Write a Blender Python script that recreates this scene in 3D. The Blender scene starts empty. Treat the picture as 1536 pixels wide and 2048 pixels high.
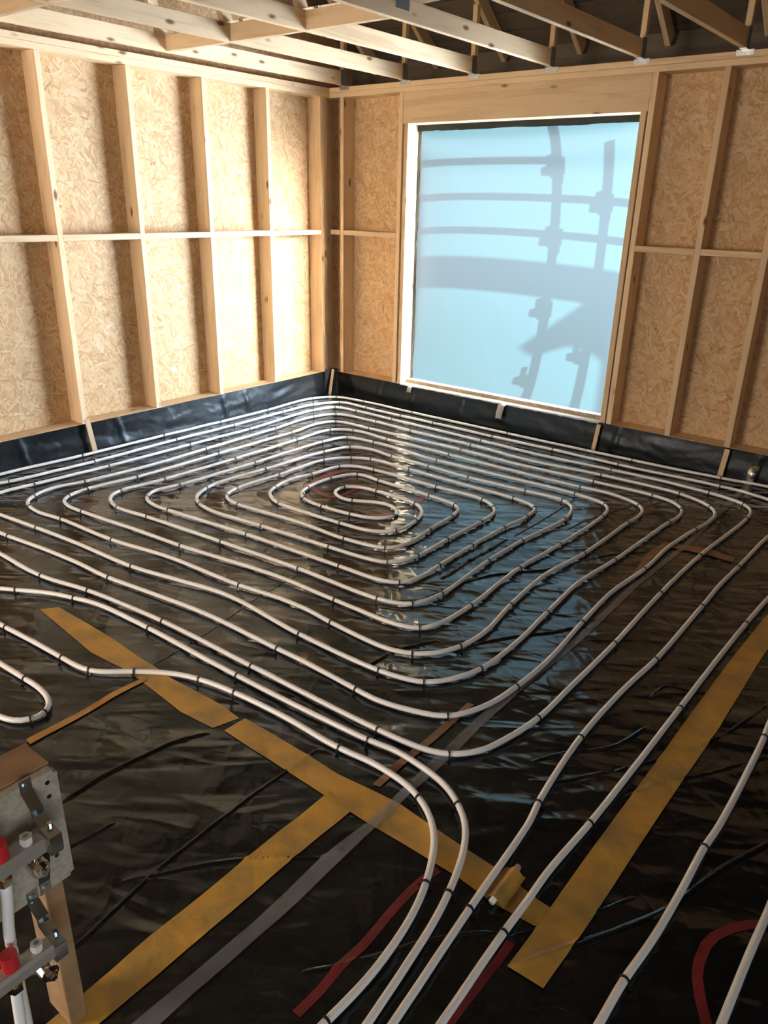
import bpy, bmesh, math, random
import numpy as np
from mathutils import Vector, Matrix
random.seed(7); np.random.seed(7)
S = bpy.context.scene
COL = S.collection
PI = math.pi
# ------------------------------------------------------------------ camera
cam = bpy.data.cameras.new('camera'); cam_o = bpy.data.objects.new('camera', cam); COL.objects.link(cam_o)
RIGHT = Vector((0.78060, 0.62467, 0.02104)); UP = Vector((-0.25120, 0.28272, 0.92572)); FWD = Vector((-0.57233, 0.72791, -0.37761))
m = Matrix((RIGHT, UP, -FWD)).transposed().to_4x4(); m.translation = Vector((4.7154, -5.1636, 1.6467)); cam_o.matrix_world = m
cam.sensor_fit = 'VERTICAL'; cam.sensor_height = 36; cam.sensor_width = 27; cam.lens = 1524.94 / 2048 * 36
cam.clip_start = 0.02; cam.clip_end = 200
S.camera = cam_o
# ------------------------------------------------------------------ sky, sun, exposure
S.view_settings.view_transform = 'Standard'; S.view_settings.look = 'None'
S.view_settings.gamma = 1; S.view_settings.exposure = 0; S.view_settings.use_curve_mapping = False
S.cycles.sample_clamp_indirect = 0.0; S.cycles.max_bounces = 12; S.cycles.diffuse_bounces = 5
W = bpy.data.worlds.new('sky'); S.world = W; W.use_nodes = True
bg = W.node_tree.nodes['Background']; bg.inputs[0].default_value = (0.95, 0.98, 1.0, 1); bg.inputs[1].default_value = 0.50
SUN_TX, SUN_TZ = 1.45, 0.50          # the sun travels (-1.45, -1, -0.5)
sun = bpy.data.lights.new('sun', 'SUN'); sun.energy = 60; sun.angle = math.radians(0.3); sun.color = (1.0, 0.97, 0.90)
sun_o = bpy.data.objects.new('sun', sun); COL.objects.link(sun_o)
sun_o.rotation_euler = Vector((-SUN_TX, -1, -SUN_TZ)).to_track_quat('-Z', 'Y').to_euler(); sun_o.location = (9, 8, 6)
# added lamp outside, right of the window and unseen, to brighten the left wall
yard = bpy.data.lights.new('left_wall_fill', 'AREA'); yard.shape = 'RECTANGLE'; yard.size = 3.2; yard.size_y = 4.6; yard.energy = 2900; yard.color = (0.84, 0.96, 1.10)
wall_fill_o = bpy.data.objects.new('left_wall_fill', yard); COL.objects.link(wall_fill_o); wall_fill_o.location = (4.5, 4.8, 0.7)
wall_fill_o.rotation_euler = (Vector((1.7, 0.2, 1.2)) - wall_fill_o.location).to_track_quat('-Z', 'Z').to_euler()
# added warm fill lamp, set in an invented opening of the rear wall
door = bpy.data.lights.new('rear_fill_lamp', 'AREA'); door.shape = 'RECTANGLE'; door.size = 1.8; door.size_y = 2.1; door.energy = 175; door.color = (1.0, 0.84, 0.70)
rear_fill_o = bpy.data.objects.new('rear_fill_lamp', door); COL.objects.link(rear_fill_o); rear_fill_o.location = (1.15, -7.9, 1.25)
rear_fill_o.rotation_euler = Vector((0, 1, 0)).to_track_quat('-Z', 'Z').to_euler()

# added lamp in an invented right wall opening, brightens manifold and near pipes
side = bpy.data.lights.new('side_fill_lamp', 'AREA'); side.shape = 'RECTANGLE'; side.size = 1.0; side.size_y = 2.0; side.energy = 36; side.color = (0.92, 0.97, 1.0)
side_o = bpy.data.objects.new('side_fill_lamp', side); COL.objects.link(side_o); side_o.location = (6.28, -6.0, 1.2)
side_o.rotation_euler = Vector((-1, 0, 0)).to_track_quat('-Z', 'Z').to_euler()

# ------------------------------------------------------------------ material helpers
def new_mat(name):
    M = bpy.data.materials.new(name); M.use_nodes = True
    nt = M.node_tree
    return M, nt, nt.nodes['Principled BSDF'], nt.nodes['Material Output']
def N(nt, typ, **kw):
    n = nt.nodes.new(typ)
    for k, v in kw.items():
        if k == 'inp':
            for kk, vv in v.items(): n.inputs[kk].default_value = vv
        else: setattr(n, k, v)
    return n
def ramp(nt, stops, interp='LINEAR'):
    r = N(nt, 'ShaderNodeValToRGB'); e = r.color_ramp; e.interpolation = interp
    while len(e.elements) < len(stops): e.elements.new(0.5)
    for el, (p, c) in zip(e.elements, stops): el.position = p; el.color = (*c, 1) if len(c) == 3 else c
    return r
def plain(name, col, rough=0.5, metal=0.0, spec=0.5, noise=0.0, nscale=30):
    M, nt, b, o = new_mat(name)
    b.inputs['Roughness'].default_value = rough; b.inputs['Metallic'].default_value = metal
    b.inputs['Specular IOR Level'].default_value = spec
    if noise:
        tc = N(nt, 'ShaderNodeTexCoord'); nz = N(nt, 'ShaderNodeTexNoise', inp={'Scale': nscale, 'Detail': 4})
        nt.links.new(tc.outputs['Object'], nz.inputs['Vector'])
        r = ramp(nt, [(0.3, tuple(c * (1 - noise) for c in col)), (0.7, tuple(min(1, c * (1 + noise)) for c in col))])
        nt.links.new(nz.outputs['Fac'], r.inputs[0]); nt.links.new(r.outputs[0], b.inputs['Base Color'])
    else: b.inputs['Base Color'].default_value = (*col, 1)
    return M
def pine(name, axis, light=(0.70, 0.52, 0.32), dark=(0.60, 0.40, 0.21), knot=(0.20, 0.09, 0.04)):
    M, nt, b, o = new_mat(name); L = nt.links.new
    tc = N(nt, 'ShaderNodeTexCoord'); oi = N(nt, 'ShaderNodeObjectInfo')
    mul = N(nt, 'ShaderNodeVectorMath', operation='SCALE'); mul.inputs[0].default_value = (37, 53, 71); L(oi.outputs['Random'], mul.inputs['Scale'])
    add = N(nt, 'ShaderNodeVectorMath', operation='ADD'); L(tc.outputs['Object'], add.inputs[0]); L(mul.outputs[0], add.inputs[1])
    sc = [22, 22, 22]; sc[axis] = 1.6
    mp = N(nt, 'ShaderNodeMapping'); mp.inputs['Scale'].default_value = sc; L(add.outputs[0], mp.inputs[0])
    nz = N(nt, 'ShaderNodeTexNoise', inp={'Scale': 1.0, 'Detail': 3, 'Roughness': 0.55, 'Distortion': 0.6}); L(mp.outputs[0], nz.inputs['Vector'])
    wv = N(nt, 'ShaderNodeMath', operation='MULTIPLY'); wv.inputs[1].default_value = 14; L(nz.outputs['Fac'], wv.inputs[0])
    sn = N(nt, 'ShaderNodeMath', operation='SINE'); L(wv.outputs[0], sn.inputs[0])
    r = ramp(nt, [(0.0, dark), (0.55, light), (1.0, tuple(min(1, c * 1.06) for c in light))])
    mr = N(nt, 'ShaderNodeMapRange', inp={'From Min': -1.6, 'From Max': 1.0}); L(sn.outputs[0], mr.inputs[0]); L(mr.outputs[0], r.inputs[0])
    sk = [9, 9, 9]; sk[axis] = 3.4
    mk = N(nt, 'ShaderNodeMapping'); mk.inputs['Scale'].default_value = sk; L(add.outputs[0], mk.inputs[0])
    vo = N(nt, 'ShaderNodeTexVoronoi', inp={'Scale': 1.0}); L(mk.outputs[0], vo.inputs['Vector'])
    rk = ramp(nt, [(0.07, (1, 1, 1)), (0.105, (0.45, 0.45, 0.45)), (0.15, (0, 0, 0))]); L(vo.outputs['Distance'], rk.inputs[0])
    mx = N(nt, 'ShaderNodeMix', data_type='RGBA'); L(rk.outputs[0], mx.inputs['Factor']); L(r.outputs[0], mx.inputs['A']); mx.inputs['B'].default_value = (*knot, 1)
    hs = N(nt, 'ShaderNodeHueSaturation'); vr = N(nt, 'ShaderNodeMapRange', inp={'To Min': 0.86, 'To Max': 1.12}); L(oi.outputs['Random'], vr.inputs[0]); L(vr.outputs[0], hs.inputs['Value']); L(mx.outputs['Result'], hs.inputs['Color'])
    L(hs.outputs[0], b.inputs['Base Color']); b.inputs['Roughness'].default_value = 0.62; b.inputs['Specular IOR Level'].default_value = 0.3
    bp = N(nt, 'ShaderNodeBump', inp={'Strength': 0.15, 'Distance': 0.002}); L(sn.outputs[0], bp.inputs['Height']); L(bp.outputs[0], b.inputs['Normal'])
    return M
def osb(name, plane, tone=1.0):
    """oriented strand board: layers of long random flakes lying over each other"""
    M, nt, b, o = new_mat(name); L = nt.links.new
    tc = N(nt, 'ShaderNodeTexCoord'); sp = N(nt, 'ShaderNodeSeparateXYZ'); L(tc.outputs['Object'], sp.inputs[0])
    cb = N(nt, 'ShaderNodeCombineXYZ'); L(sp.outputs['Y' if plane == 'YZ' else 'X'], cb.inputs[0]); L(sp.outputs['Z'], cb.inputs[1])
    wz = N(nt, 'ShaderNodeTexNoise', inp={'Scale': 6.0, 'Detail': 2}); L(cb.outputs[0], wz.inputs['Vector'])
    ws = N(nt, 'ShaderNodeVectorMath', operation='SCALE'); ws.inputs['Scale'].default_value = 0.05; L(wz.outputs['Color'], ws.inputs[0])
    wa = N(nt, 'ShaderNodeVectorMath', operation='ADD'); L(cb.outputs[0], wa.inputs[0]); L(ws.outputs[0], wa.inputs[1])
    best = None; val = None
    for i, (ang, lx, ly) in enumerate([(12, 0.075, 0.012), (78, 0.085, 0.014), (-40, 0.07, 0.011), (48, 0.08, 0.013), (108, 0.065, 0.010), (-15, 0.05, 0.017), (62, 0.06, 0.012)]):
        rot = N(nt, 'ShaderNodeVectorRotate', rotation_type='Z_AXIS'); rot.inputs['Angle'].default_value = math.radians(ang); L(wa.outputs[0], rot.inputs['Vector'])
        mp = N(nt, 'ShaderNodeMapping'); mp.inputs['Scale'].default_value = (1 / lx, 1 / ly, 1); mp.inputs['Location'].default_value = (i * 7.3, i * 3.1, 0); L(rot.outputs[0], mp.inputs[0])
        vo = N(nt, 'ShaderNodeTexVoronoi', voronoi_dimensions='2D', inp={'Scale': 1.0}); L(mp.outputs[0], vo.inputs['Vector'])
        cs = N(nt, 'ShaderNodeSeparateColor'); L(vo.outputs['Color'], cs.inputs[0])
        if best is None: best, val = cs.outputs[0], cs.outputs[1]
        else:
            gt = N(nt, 'ShaderNodeMath', operation='GREATER_THAN'); L(cs.outputs[0], gt.inputs[0]); L(best, gt.inputs[1])
            mx = N(nt, 'ShaderNodeMix', data_type='FLOAT'); L(gt.outputs[0], mx.inputs['Factor']); L(val, mx.inputs['A']); L(cs.outputs[1], mx.inputs['B'])
            mm = N(nt, 'ShaderNodeMath', operation='MAXIMUM'); L(best, mm.inputs[0]); L(cs.outputs[0], mm.inputs[1])
            best, val = mm.outputs[0], mx.outputs[0]
    big = N(nt, 'ShaderNodeTexNoise', inp={'Scale': 2.2, 'Detail': 3}); L(cb.outputs[0], big.inputs['Vector'])
    fib = N(nt, 'ShaderNodeTexNoise', inp={'Scale': 90.0, 'Detail': 3}); L(cb.outputs[0], fib.inputs['Vector'])
    s1 = N(nt, 'ShaderNodeMath', operation='MULTIPLY_ADD', inp={1: 0.35}); L(big.outputs['Fac'], s1.inputs[0]); L(val, s1.inputs[2])
    s2 = N(nt, 'ShaderNodeMath', operation='MULTIPLY_ADD', inp={1: 0.25}); L(fib.outputs['Fac'], s2.inputs[0]); L(s1.outputs[0], s2.inputs[2])
    t = tone
    r = ramp(nt, [(0.0, (0.28 * t, 0.13 * t, 0.055 * t)), (0.10, (0.49 * t, 0.295 * t, 0.145 * t)), (0.5, (0.59 * t, 0.40 * t, 0.215 * t)), (0.85, (0.66 * t, 0.48 * t, 0.29 * t)), (1.0, (0.75 * t, 0.60 * t, 0.42 * t))])
    mr = N(nt, 'ShaderNodeMapRange', inp={'From Min': 0.2, 'From Max': 1.42}); L(s2.outputs[0], mr.inputs[0]); L(mr.outputs[0], r.inputs[0])
    L(r.outputs[0], b.inputs['Base Color']); b.inputs['Roughness'].default_value = 0.7; b.inputs['Specular IOR Level'].default_value = 0.25
    bp = N(nt, 'ShaderNodeBump', inp={'Strength': 0.25, 'Distance': 0.003}); L(val, bp.inputs['Height']); L(bp.outputs[0], b.inputs['Normal'])
    return M
def poly_black(name, rough=0.14, wr=1.0, base=(0.006, 0.0065, 0.0075), spec=0.62, sheen=0.06):
    M, nt, b, o = new_mat(name); L = nt.links.new
    tc = N(nt, 'ShaderNodeTexCoord')
    hs = None
    # long soft folds running across the sheet, then finer crinkles
    for ang, sc, amp, det in [(30, (1.3, 4.2, 6), 0.018, 1.0), (42, (2.4, 10, 10), 0.0085, 1.0), (-30, (3.0, 7, 8), 0.0035, 1.0), (15, (8, 22, 16), 0.0015, 1.5)]:
        mp = N(nt, 'ShaderNodeMapping'); mp.inputs['Rotation'].default_value = (0, 0, math.radians(-ang)); mp.vector_type = 'TEXTURE'
        mp.inputs['Rotation'].default_value = (0, 0, math.radians(ang)); mp.inputs['Scale'].default_value = tuple(1 / s for s in sc); L(tc.outputs['Object'], mp.inputs[0])
        nz = N(nt, 'ShaderNodeTexNoise', inp={'Scale': 1.0, 'Detail': det, 'Roughness': 0.5, 'Distortion': 0.8}); L(mp.outputs[0], nz.inputs['Vector'])
        ml = N(nt, 'ShaderNodeMath', operation='MULTIPLY_ADD', inp={1: amp * wr, 2: 0.0}); L(nz.outputs['Fac'], ml.inputs[0])
        if hs is not None: L(hs, ml.inputs[2])
        hs = ml.outputs[0]
    for ang, sc, amp in [(25, (3.0, 8.0, 8), 0.0050), (-50, (4.5, 9.0, 8), 0.0026)]:       # sharp crumples
        mp = N(nt, 'ShaderNodeMapping'); mp.vector_type = 'TEXTURE'
        mp.inputs['Rotation'].default_value = (0, 0, math.radians(ang)); mp.inputs['Scale'].default_value = tuple(1 / s for s in sc); L(tc.outputs['Object'], mp.inputs[0])
        nz = N(nt, 'ShaderNodeTexNoise', inp={'Scale': 1.0, 'Detail': 1.0, 'Distortion': 0.5}); L(mp.outputs[0], nz.inputs['Vector'])
        sb = N(nt, 'ShaderNodeMath', operation='SUBTRACT', inp={1: 0.5}); L(nz.outputs['Fac'], sb.inputs[0]); ab = N(nt, 'ShaderNodeMath', operation='ABSOLUTE'); L(sb.outputs[0], ab.inputs[0])
        ml = N(nt, 'ShaderNodeMath', operation='MULTIPLY_ADD', inp={1: -2.4 * amp * wr}); L(ab.outputs[0], ml.inputs[0]); L(hs, ml.inputs[2]); hs = ml.outputs[0]
    bp = N(nt, 'ShaderNodeBump', inp={'Strength': 1.0, 'Distance': 1.0}); L(hs, bp.inputs['Height']); L(bp.outputs[0], b.inputs['Normal'])
    du = N(nt, 'ShaderNodeTexNoise', inp={'Scale': 3.5, 'Detail': 5}); L(tc.outputs['Object'], du.inputs['Vector'])
    rr = N(nt, 'ShaderNodeMapRange', inp={'From Min': 0.3, 'From Max': 0.7, 'To Min': rough * 0.85, 'To Max': rough * 1.3}); L(du.outputs['Fac'], rr.inputs[0]); L(rr.outputs[0], b.inputs['Roughness'])
    b.inputs['Base Color'].default_value = (*base, 1); b.inputs['Specular IOR Level'].default_value = spec
    b.inputs['Specular Tint'].default_value = (0.80, 0.92, 1.0, 1); b.inputs['Sheen Weight'].default_value = sheen; b.inputs['Sheen Roughness'].default_value = 0.3; b.inputs['Sheen Tint'].default_value = (0.95, 0.97, 1, 1)
    return M
def tape_mat(name, c1, c2, rough=0.3, alpha=1.0):
    M, nt, b, o = new_mat(name); L = nt.links.new
    tc = N(nt, 'ShaderNodeTexCoord')
    nz = N(nt, 'ShaderNodeTexNoise', inp={'Scale': 7.0, 'Detail': 5, 'Distortion': 0.5}); L(tc.outputs['Object'], nz.inputs['Vector'])
    r = ramp(nt, [(0.35, c1), (0.62, c2)]); L(nz.outputs['Fac'], r.inputs[0]); L(r.outputs[0], b.inputs['Base Color'])
    b.inputs['Roughness'].default_value = rough; b.inputs['Alpha'].default_value = alpha
    n2 = N(nt, 'ShaderNodeTexNoise', inp={'Scale': 16.0, 'Detail': 3}); L(tc.outputs['Object'], n2.inputs['Vector'])
    bp = N(nt, 'ShaderNodeBump', inp={'Strength': 0.6, 'Distance': 0.01}); L(n2.outputs['Fac'], bp.inputs['Height']); L(bp.outputs[0], b.inputs['Normal'])
    return M
PINE = [pine('pine_grain_x', 0), pine('pine_grain_y', 1), pine('pine_grain_z', 2)]
OSB_L = osb('osb_left', 'YZ'); OSB_B = osb('osb_window_wall', 'XZ')
CHIP = osb('chipboard', 'YZ', 0.8)
BLACK = poly_black('black_polythene'); BLACK_UP = poly_black('black_polythene_upstand', 0.36, 0.4, spec=0.38, sheen=0.0)
YELLOW = tape_mat('yellow_tape', (0.36, 0.235, 0.07), (0.60, 0.335, 0.06), 0.38)
ORANGE = tape_mat('orange_tape_edge', (0.45, 0.2, 0.035), (0.5, 0.27, 0.07), 0.4)
BROWN = tape_mat('brown_tape_edge', (0.20, 0.09, 0.035), (0.26, 0.13, 0.05), 0.35)
CLEAR = tape_mat('clear_tape', (0.30, 0.30, 0.31), (0.42, 0.42, 0.43), 0.22, 0.42)
GREYTAPE = tape_mat('grey_tape', (0.35, 0.33, 0.31), (0.46, 0.44, 0.42), 0.4)
FOIL = plain('foil_tape', (0.6, 0.6, 0.6), 0.25, 0.9)
RED = plain('red_spray_paint', (0.19, 0.02, 0.025), 0.4, noise=0.35, nscale=14)
PIPE = plain('white_pipe', (0.90, 0.89, 0.875), 0.3, spec=0.5)
CLIPM = plain('black_clip_plastic', (0.012, 0.012, 0.013), 0.35)
GALV = plain('galvanised_steel', (0.55, 0.57, 0.58), 0.35, 0.9, noise=0.25, nscale=120)
PLATE = plain('nail_plate_steel', (0.22, 0.25, 0.27), 0.45, 0.7, noise=0.4, nscale=200)
STAIN = plain('stainless_steel', (0.46, 0.43, 0.39), 0.42, 0.6)
ZINC = plain('zinc_plate', (0.62, 0.70, 0.74), 0.18, 1.0)
CHROME = plain('nickel', (0.75, 0.70, 0.65), 0.12, 1.0)
BRASS = plain('brass', (0.72, 0.45, 0.15), 0.25, 1.0)
REDCAP = plain('red_plastic', (0.60, 0.02, 0.025), 0.35)
WHITEP = plain('white_plastic', (0.75, 0.70, 0.68), 0.35)
SILLW = plain('weathered_batten', (0.30, 0.25, 0.21), 0.7, noise=0.3, nscale=25)
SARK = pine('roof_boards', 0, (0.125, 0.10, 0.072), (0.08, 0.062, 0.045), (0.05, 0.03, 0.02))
GROUND = plain('ground', (0.058, 0.055, 0.052), 0.9, spec=0.0, noise=0.3, nscale=3)
SCAF = plain('scaffold_steel', (0.06, 0.06, 0.06), 0.6, 0.0)
BOARDM = plain('scaffold_plank', (0.02, 0.022, 0.025), 0.8)
def film_mat():
    """milky building film: some light is scattered all round, most of it forward through a soft haze"""
    M, nt, b, o = new_mat('milky_film'); L = nt.links.new; nt.nodes.remove(b)
    tr = N(nt, 'ShaderNodeBsdfTranslucent'); tr.inputs['Color'].default_value = (0.0110, 0.0295, 0.0360, 1)
    rf = N(nt, 'ShaderNodeBsdfRefraction', distribution='BECKMANN'); rf.inputs['Color'].default_value = (0.84, 0.86, 0.88, 1)
    rf.inputs['Roughness'].default_value = 0.42; rf.inputs['IOR'].default_value = 1.5
    ad = N(nt, 'ShaderNodeAddShader'); L(tr.outputs[0], ad.inputs[0]); L(rf.outputs[0], ad.inputs[1]); L(ad.outputs[0], o.inputs['Surface'])
    return M
FILM = film_mat()

# ------------------------------------------------------------------ mesh helpers
def link(name, me, mat=None, parent=None, loc=(0, 0, 0), rot=(0, 0, 0)):
    o = bpy.data.objects.new(name, me); COL.objects.link(o); o.location = loc; o.rotation_euler = rot
    if mat is not None and me is not None and not me.materials: me.materials.append(mat)
    if parent is not None:
        o.parent = parent; o.matrix_parent_inverse = parent.matrix_world.inverted() if False else Matrix.Translation(-Vector(parent.location)) if parent.rotation_euler[:] == (0, 0, 0) else parent.matrix_basis.inverted()
    return o
def tag(o, label=None, cat=None, group=None, kind=None):
    if label: o['label'] = label
    if cat: o['category'] = cat
    if group: o['group'] = group
    if kind: o['kind'] = kind
    return o
def empty(name, loc): return link(name, None, None, None, loc)
def bm_mesh(name, bm, smooth=False):
    bmesh.ops.recalc_face_normals(bm, faces=bm.faces)
    me = bpy.data.meshes.new(name); bm.to_mesh(me); bm.free()
    if smooth: me.polygons.foreach_set('use_smooth', [True] * len(me.polygons))
    return me
def add_box(bm, c, d, bev=0.0, rot=None):
    r = bmesh.ops.create_cube(bm, size=1.0); vs = r['verts']
    bmesh.ops.scale(bm, vec=d, verts=vs)
    if bev:
        es = {e for v in vs for e in v.link_edges}
        g = bmesh.ops.bevel(bm, geom=list(es), offset=bev, segments=1, affect='EDGES'); vs = list({v for f in g['faces'] for v in f.verts} | {v for v in vs if v.is_valid})
    if rot is not None: bmesh.ops.rotate(bm, cent=(0, 0, 0), matrix=rot, verts=vs)
    bmesh.ops.translate(bm, vec=c, verts=vs)
    return vs
def add_cyl(bm, p, q, r, n=16, r2=None):
    p, q = Vector(p), Vector(q); d = q - p
    g = bmesh.ops.create_cone(bm, cap_ends=True, segments=n, radius1=r, radius2=r if r2 is None else r2, depth=d.length)
    bmesh.ops.rotate(bm, cent=(0, 0, 0), matrix=d.to_track_quat('Z', 'Y').to_matrix(), verts=g['verts'])
    bmesh.ops.translate(bm, vec=(p + q) / 2, verts=g['verts'])
_boxes = {}
def timber(name, lo, hi, parent, mats=PINE, bev=0.0018, jit=0.0):
    """one piece of sawn timber between two corners; grain along its longest side"""
    d = tuple(round(hi[i] - lo[i], 4) for i in range(3)); c = tuple((hi[i] + lo[i]) / 2 for i in range(3))
    ax = max(range(3), key=lambda i: d[i]); key = (d, id(mats), ax)
    if key not in _boxes:
        bm = bmesh.new(); add_box(bm, (0, 0, 0), d, bev); me = bm_mesh(name, bm); me.materials.append(mats[ax] if isinstance(mats, list) else mats); _boxes[key] = me
    o = link(name, _boxes[key], None, parent, c)
    if jit: o.rotation_euler = (random.uniform(-jit, jit), random.uniform(-jit, jit), 0)
    return o
def box_obj(name, boxes, mat, parent=None, bev=0.0, loc=(0, 0, 0)):
    bm = bmesh.new()
    for lo, hi in boxes: add_box(bm, [(a + b) / 2 for a, b in zip(lo, hi)], [b - a for a, b in zip(lo, hi)], bev)
    return link(name, bm_mesh(name, bm), mat, parent, loc)
def stick(name, p, q, w, h, mat, parent, side=(1, 0, 0)):
    """a bar of section w (along side) x h between p and q, origin at its middle"""
    p, q = Vector(p), Vector(q); d = (q - p); L = d.length; d.normalize(); s = Vector(side); u = d.cross(s).normalized(); s = u.cross(d)
    R = Matrix((d, s, u)).transposed()
    bm = bmesh.new(); add_box(bm, (0, 0, 0), (L, w, h), 0.0015)
    o = link(name, bm_mesh(name, bm), mat, None, (p + q) / 2); o.rotation_euler = R.to_euler()
    if parent is not None: o.parent = parent; o.matrix_parent_inverse = Matrix.Translation(-Vector(parent.location))
    return o
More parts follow.
